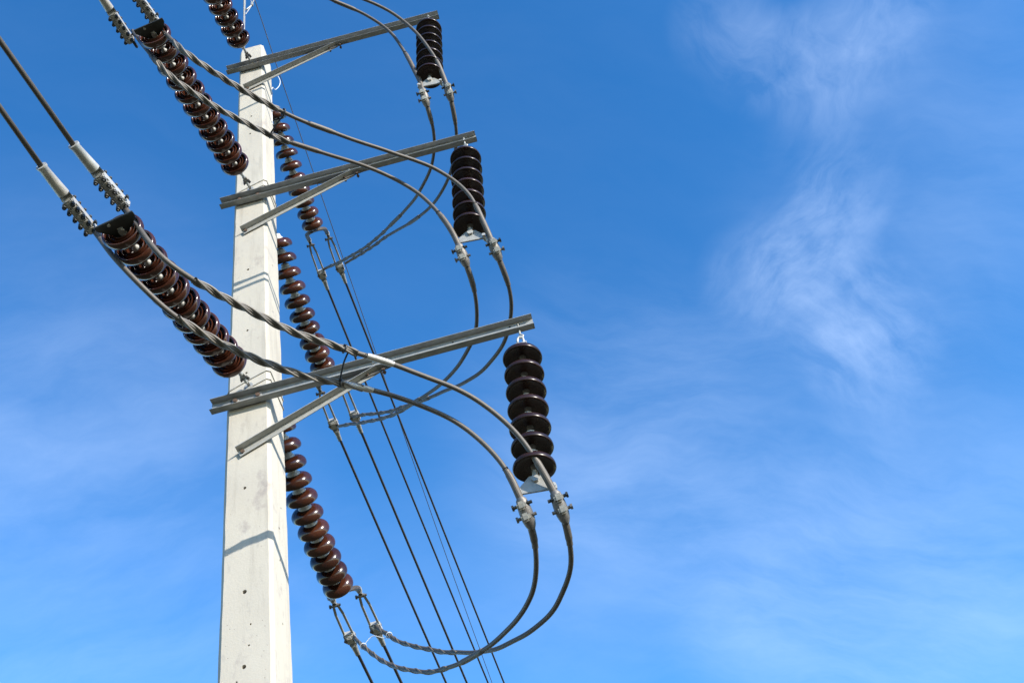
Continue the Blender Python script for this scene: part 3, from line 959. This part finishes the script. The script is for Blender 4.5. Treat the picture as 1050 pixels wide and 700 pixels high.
CL = {}
for k in range(3):
    for s in 'LR':
        key = f'{k + 1}{s}'
        sg = -1 if s == 'L' else 1
        v = (S_END - S_TOP).normalized()
        q = along(v, (1, 0, 0))
        hang = S_END + Vector((0, 0, LEVEL * k)) + q @ Vector((sg * 0.110, 0, -0.070))
        i, p, t = nearest(jpath[key], hang + v * 0.16)
        c = empty('suspension_clamp', p, ('left' if s == 'L' else 'right') + ' bolted clamp gripping a jumper below the ' + NAMES[k] + ' arm tip insulator', 'clamp', 'suspension clamps under the arm tip insulators')
        side = Vector((1, 0, 0)) * 1
        qq = along(t, Vector((1, 0, 0)))
        mt = qq.to_matrix().to_4x4()
        # boat-shaped body
        pr = [(0.020, 0.100), (0.034, 0.082), (0.041, 0.03), (0.043, 0.0), (0.041, -0.05), (0.033, -0.085), (0.020, -0.110)]
        bm = lathe(pr, 18, mt)
        link('clamp_body', bm, FITTING, c, True, 50)
        bm = box((0.010 * sg, -0.042, 0.050), (0.060, 0.034, 0.054), None, mt, 0.014)
        box((0.010 * sg, -0.042, -0.026), (0.060, 0.034, 0.054), bm, mt, 0.014)
        link('keeper', bm, ALU, c)
        for zz in (0.050, -0.026):
            bm = bolt(mt @ Vector((0.058 * sg, -0.014, zz)), mt.to_3x3() @ Vector((sg, 0, 0)), 0.011, 0.118, 0.014)
            link('bolt', bm, DARKPLATE if zz > 0 else FITTING, c)
        # strap up to the yoke
        h = hang - p
        bm = bmesh.new()
        for off in (-0.012, 0.012):
            o = Vector((0, off, 0))
            e = (h * 0.25)
            tube([h + o, h.lerp(e, .5) + o, e + o], [0.012, 0.010, 0.012], 10, bm)
        bolt(h + Vector((0, -0.026, 0)), (0, -1, 0), 0.009, 0.06, 0.01, bm)
        link('strap', bm, ALU, c, True, 40)

# ------------------------------------------------------------------ dead-end clamps and line conductors
# front pair: bolted strain clamps with a long bright barrel
F_IN = ((-0.430, -1.82, 7.300), (-0.187, -1.91, 7.338))
F_OUT = ((-0.51, -2.336, 7.311), (-0.288, -2.40, 7.341))
F_EL = (7.0, 4.0)


def front_clamp(i, label):
    a, b = Vector(F_IN[i]), Vector(F_OUT[i])
    r = empty('strain_clamp', a, label, 'clamp', 'bolted strain clamps on the viewer side')
    v = b - a; d = v.normalized(); L = v.length
    q = along(d, (1, 0, 0))
    mt = q.to_matrix().to_4x4()
    Lb = 0.27                                                  # bolted part
    bm = box((0, 0, -Lb / 2), (0.068, 0.052, Lb), None, mt, 0.010)
    link('clamp_body', bm, ALU, r)
    # row of small keepers across the body
    for z in (-0.035, -0.090, -0.145, -0.200, -0.248):
        bm = box((0, 0.032, z), (0.078, 0.022, 0.034), None, mt, 0.006)
        kp = link('keeper', bm, ALU, r)
        for sx in (-1, 1):
            bm = lathe([(0, 0), (0.0145, 0), (0.0145, 0.016), (0.007, 0.017), (0.007, 0.028), (0, 0.029)], 6,
                       mt @ Matrix.Translation((sx * 0.028, 0.043, z)) @ Matrix.Rotation(-pi / 2, 4, 'X'))
            link('nut', bm, DARKPLATE, kp)
            bm = lathe([(0, 0), (0.011, 0), (0.011, 0.012), (0, 0.012)], 6,
                       mt @ Matrix.Translation((sx * 0.028, -0.026, z)) @ Matrix.Rotation(pi / 2, 4, 'X'))
            link('bolt_head', bm, DARKPLATE, kp)
    bm = box((0.0, 0.0, 0.0), (0.02, 0.03, 0.10), None, mt @ Matrix.Translation(((0.02 if i == 0 else -0.02), 0.012, 0.0)), 0.006)
    link('clevis_tongue', bm, DARKPLATE, r)
    bm = bolt(mt @ Vector((0.045, 0.0, -0.06)), mt.to_3x3() @ Vector((1, 0, 0)), 0.007, 0.06, 0.010)
    link('cotter_bolt', bm, DARKPLATE, r)
    # barrel: half-open trough flaring to the mouth
    pts = [Vector((0, 0, -Lb)), Vector((0, 0, -Lb - 0.04)), Vector((0, 0, -(Lb + L) / 2)), Vector((0, 0, -L + 0.02)), Vector((0, 0, -L + 0.015)), Vector((0, 0, -L))]
    bm = tube([q @ p for p in pts], [0.038, 0.037, 0.033, 0.029, 0.034, 0.034], 20)
    link('barrel', bm, ALU, r, True, 50)
    return r


CLAB = '{} strain clamp with rows of nuts on the {} insulator string left of the pole'
LLAB = '{} conductor of the {} pair rising left from the clamps with rows of nuts'
for i, s in ((0, 'left'), (1, 'right')):
    c0 = front_clamp(i, CLAB.format(s, 'lowest'))
    b = Vector(F_OUT[i])
    d = unit(-172.5, F_EL[i])
    pts = [b - d * 0.05]
    for t in range(0, 46, 3):
        pts.append(b + d * t + Vector((0, 0, -0.0022 * t * t)))
    l0 = empty('line_conductor', b, LLAB.format(s, 'lowest'), 'power line', 'conductors on the viewer side')
    link('strand', tube([p - b for p in spline(pts, 0.5)], 0.0165, 12), STRAND, l0, True)
    for k in (1, 2):
        c = copy_tree(c0); c.location = Vector(F_IN[i]) + Vector((0, 0, LEVEL * k - F_DROP[k])); c['label'] = CLAB.format(s, NAMES[k])
        c = copy_tree(l0); c.location = b + Vector((0, 0, LEVEL * k - F_DROP[k])); c['label'] = LLAB.format(s, NAMES[k])

# rear pair
B_MID = ((-0.137, 2.715, 6.900), (0.106, 2.700, 6.918))
B_DIR = unit(2.406, -13.75)


def rear_clamp(i, label):
    a, b = Vector(HORN[i]), Vector(B_MID[i])
    r = empty('strain_clamp', a, label, 'clamp', 'strain clamps behind the pole')
    v = b - a; d = v.normalized(); L = v.length
    q = along(d, (1, 0, 0))
    mt = q.to_matrix().to_4x4()
    M3 = mt.to_3x3()
    bm = box((0, 0, -0.055), (0.034, 0.030, 0.085), None, mt, 0.007)
    lathe([(0, .02), (.024, .02), (.028, 0), (.024, -.03), (0, -.03)], 12, mt, bm)
    link('clevis', bm, GALV_L, r)
    link('bolt', bolt(M3 @ Vector((-0.040, 0, -0.085)), M3 @ Vector((-1, 0, 0)), 0.011, 0.085, 0.014), FITTING, r)
    link('bolt', bolt(M3 @ Vector((0.005, -0.025, -0.03)), M3 @ Vector((0, -1, 0)), 0.010, 0.06, 0.012), FITTING, r)
    for sx in (-1, 1):                                         # pair of links that spread towards the clamp
        bm = tube([q @ Vector((sx * 0.018, 0, -0.075)), q @ Vector((sx * 0.033, 0, -0.20)), q @ Vector((sx * 0.038, 0, -L + 0.155))], 0.0115, 10)
        link('link_rod', bm, GALV_L, r, True, 50)
    # clamp body
    bm = box((0, 0, -L + 0.115), (0.100, 0.066, 0.125), None, mt, 0.014)
    link('clamp_body', bm, ALU, r)
    bm = box((0.0, -0.034, -L + 0.12), (0.060, 0.030, 0.075), None, mt, 0.008)
    link('keeper', bm, ALU, r)
    for sx in (-1, 1):
        link('bolt', bolt(M3 @ Vector((sx * 0.038, -0.030, -L + 0.12)), M3 @ Vector((0, -1, 0)), 0.010, 0.07, 0.014), FITTING, r)
    bm = tube([q @ Vector((0, 0, -L + 0.08)), q @ Vector((0, 0, -L + 0.02)), q @ Vector((0, 0, -L - 0.04)), q @ Vector((0, 0, -L - 0.12))], [0.036, 0.033, 0.026, 0.022], 16)
    link('barrel', bm, GALV, r, True, 50)
    return r


RLAB = '{} strain clamp with paired links on the {} insulator string behind the pole'
RLL = '{} dark conductor of the pair descending away from the {} string behind the pole'
for i, s in ((0, 'left'), (1, 'right')):
    c0 = rear_clamp(i, RLAB.format(s, 'lowest'))
    b = Vector(B_MID[i])
    pts = [b - B_DIR * 0.06]
    for t in range(0, 61, 3):
        pts.append(b + B_DIR * t + Vector((0, 0, 0.0017 * t * t)))
    l0 = empty('line_conductor', b, RLL.format(s, 'lowest'), 'power line', 'conductors behind the pole')
    link('strand', tube([p - b for p in spline(pts, 0.5)], 0.0145, 12), STRAND_D, l0, True)
    for k in (1, 2):
        c = copy_tree(c0); c.location = Vector(HORN[i]) + Vector((0, 0, LEVEL * k)); c['label'] = RLAB.format(s, NAMES[k])
        c = copy_tree(l0); c.location = b + Vector((0, 0, LEVEL * k)); c['label'] = RLL.format(s, NAMES[k])

# ------------------------------------------------------------------ bonding wires between jumpers


def jp(key, u, off=(0, 0, 0)):
    P = jpath[key]
    return P[int(u * (len(P) - 1))] + Vector(off)


def turn(key, u, r=0.026, turns=1.15):
    P = jpath[key]
    i = int(u * (len(P) - 1))
    t = (P[i + 2] - P[i - 2]).normalized()
    x, y = frame(t)
    K = int(18 * turns)
    return [P[i] + (x * cos(a) + y * sin(a)) * r + t * (0.012 * a / (2 * pi)) for a in [2 * pi * turns * n / K for n in range(K + 1)]]


def bond(ka, ua, kb, ub, mids, m, r, label):
    A = turn(ka, ua); B = turn(kb, ub)
    pts = A + [Vector(p) for p in mids(A[-1], B[0])] + B
    base = pts[0]
    o = link('bonding_wire', tube([p - base for p in spline(pts, 0.01)], r, 8), m, None, True)
    o.location = base
    tag(o, label, 'wire', 'bonding wires between jumper pairs')


bond('1R', JUMPERS['1R'][1]['bd'][0], '1L', JUMPERS['1L'][1]['bd'][0], lambda a, b: [a.lerp(b, .3) + Vector((.035, -.02, .02)), a.lerp(b, .65) + Vector((.02, -.03, .01))], BLACKW, 0.006,
     'short black bonding wire hanging between the two jumpers in front of the lowest crossarm')
bond('2R', JUMPERS['2R'][1]['bd'][0], '2L', JUMPERS['2L'][1]['bd'][0], lambda a, b: [a.lerp(b, .3) + Vector((.04, -.02, -.01)), a.lerp(b, .7) + Vector((.03, -.03, -.02))], BLACKW, 0.006,
     'short black bonding wire hooked over two jumpers at the pole, above the middle crossarm')
bond('1L', 0.965, '1R', 0.955, lambda a, b: [a.lerp(b, .35) + Vector((-.01, .0, .05)), a.lerp(b, .7) + Vector((0, 0, .0))], WHITEW, 0.0032,
     'thin pale bonding wire between the two jumpers under the lowest rear insulator string')

# ------------------------------------------------------------------ overhead ground wire on the pole-top rod
rod = empty('ground_wire_bracket', (-0.222, 0.05, 12.3), 'pale galvanised rod standing up beside the pole top, carrying the thin ground wire', 'bracket')
bm = tube([Vector((0, 0, 0)), Vector((0, 0, 3.3))], 0.021, 16)
link('rod', bm, GALV_L, rod, True, 50)
for z in (0.12, 0.60):
    bm = box((0.012, 0, z), (0.07, 0.075, 0.05), None, None, 0.006)
    link('strap', bm, GALV, rod)
gpts = [(-0.155, -1.6, 15.55), (-0.107, 0.08, 14.963), (-0.079, 1.139, 14.457), (-0.006, 3.905, 13.343), (0.093, 7.702, 11.83), (0.185, 10.905, 10.75), (0.35, 18, 8.75), (0.62, 29, 6.6), (1.0, 44, 5.0)]
b = Vector(gpts[1])
gw = link('ground_wire', tube([p - b for p in spline([(-0.32, -14, 18.6), (-0.22, -6, 16.7)] + gpts, 0.25)], 0.0055, 8), THINW, None, True)
gw.location = b
tag(gw, 'single thin dark ground wire passing beside the pole top, thinnest of the lines', 'power line')
bm = tube(spline([(0.02, 0, 2.28), (0.06, 0.01, 2.36), (0.092, 0.02, 2.44)], 0.02), 0.009, 10)
box((0.092, 0.02, 2.46), (0.030, 0.030, 0.10), bm, None, 0.006)
tube(spline([(0.100, 0.022, 2.50), (0.110, 0.028, 2.58), (0.116, 0.03, 2.655)], 0.02), 0.008, 8, bm)
tube(spline([(0.092, 0.02, 2.43), (0.07, 0.0, 2.30), (0.02, 0, 2.16)], 0.02), 0.005, 8, bm)
tube(spline([(0.095, 0.02, 2.50), (0.06, 0.0, 2.62), (0.0, 0.0, 2.70)], 0.02), 0.004, 8, bm)
link('wire_clamp', bm, GALV_L, rod, True, 45)
# earth lead that bows out beside the pole top
xr = PX + hw(12.6)
pts = [(PX + .03, 0.160, 12.95), (xr + 0.012, 0.20, 13.02), (xr + 0.045, 0.23, 12.93), (xr + 0.065, 0.23, 12.80), (xr + 0.055, 0.21, 12.66), (xr + 0.025, 0.17, 12.52), (xr + 0.006, 0.10, 12.40), (xr + 0.006, 0.08, 11.6)]
b = Vector(pts[-1])
o = link('earth_lead', tube([Vector(p) - b for p in spline(pts, 0.02)], 0.0042, 8), WHITEW, None, True)
o.location = b
tag(o, 'pale thin earth lead bowing out from the right side of the pole top', 'wire')

# ------------------------------------------------------------------ shadow lines on the pole, shaped as thin wires above the two lower arms


def shadow_line(k, dz, label):
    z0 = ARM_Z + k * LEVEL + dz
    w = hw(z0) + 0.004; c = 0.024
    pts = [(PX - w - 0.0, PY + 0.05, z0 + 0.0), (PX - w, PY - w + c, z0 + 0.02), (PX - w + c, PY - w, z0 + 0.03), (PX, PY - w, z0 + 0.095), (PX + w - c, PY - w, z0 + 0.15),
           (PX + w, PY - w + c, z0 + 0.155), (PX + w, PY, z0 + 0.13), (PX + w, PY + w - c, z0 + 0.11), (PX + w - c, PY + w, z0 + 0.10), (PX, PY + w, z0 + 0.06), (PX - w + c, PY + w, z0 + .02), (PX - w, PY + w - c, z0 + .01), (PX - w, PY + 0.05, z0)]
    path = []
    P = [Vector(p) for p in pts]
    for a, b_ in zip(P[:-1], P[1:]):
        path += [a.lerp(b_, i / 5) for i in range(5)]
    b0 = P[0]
    o = link('shadow_wire', tube([p - b0 for p in path + [P[-1]]], 0.0045, 8), SHADOW_GREY, None, True)
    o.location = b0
    tag(o, label, 'wire', 'shadow lines on the pole shaped as wires')


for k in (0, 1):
    shadow_line(k, 0.125, 'upper of two thin shadow lines shaped as wire round the pole above the ' + NAMES[k] + ' crossarm')
    shadow_line(k, 0.035, 'lower of two thin shadow lines shaped as wire round the pole above the ' + NAMES[k] + ' crossarm')
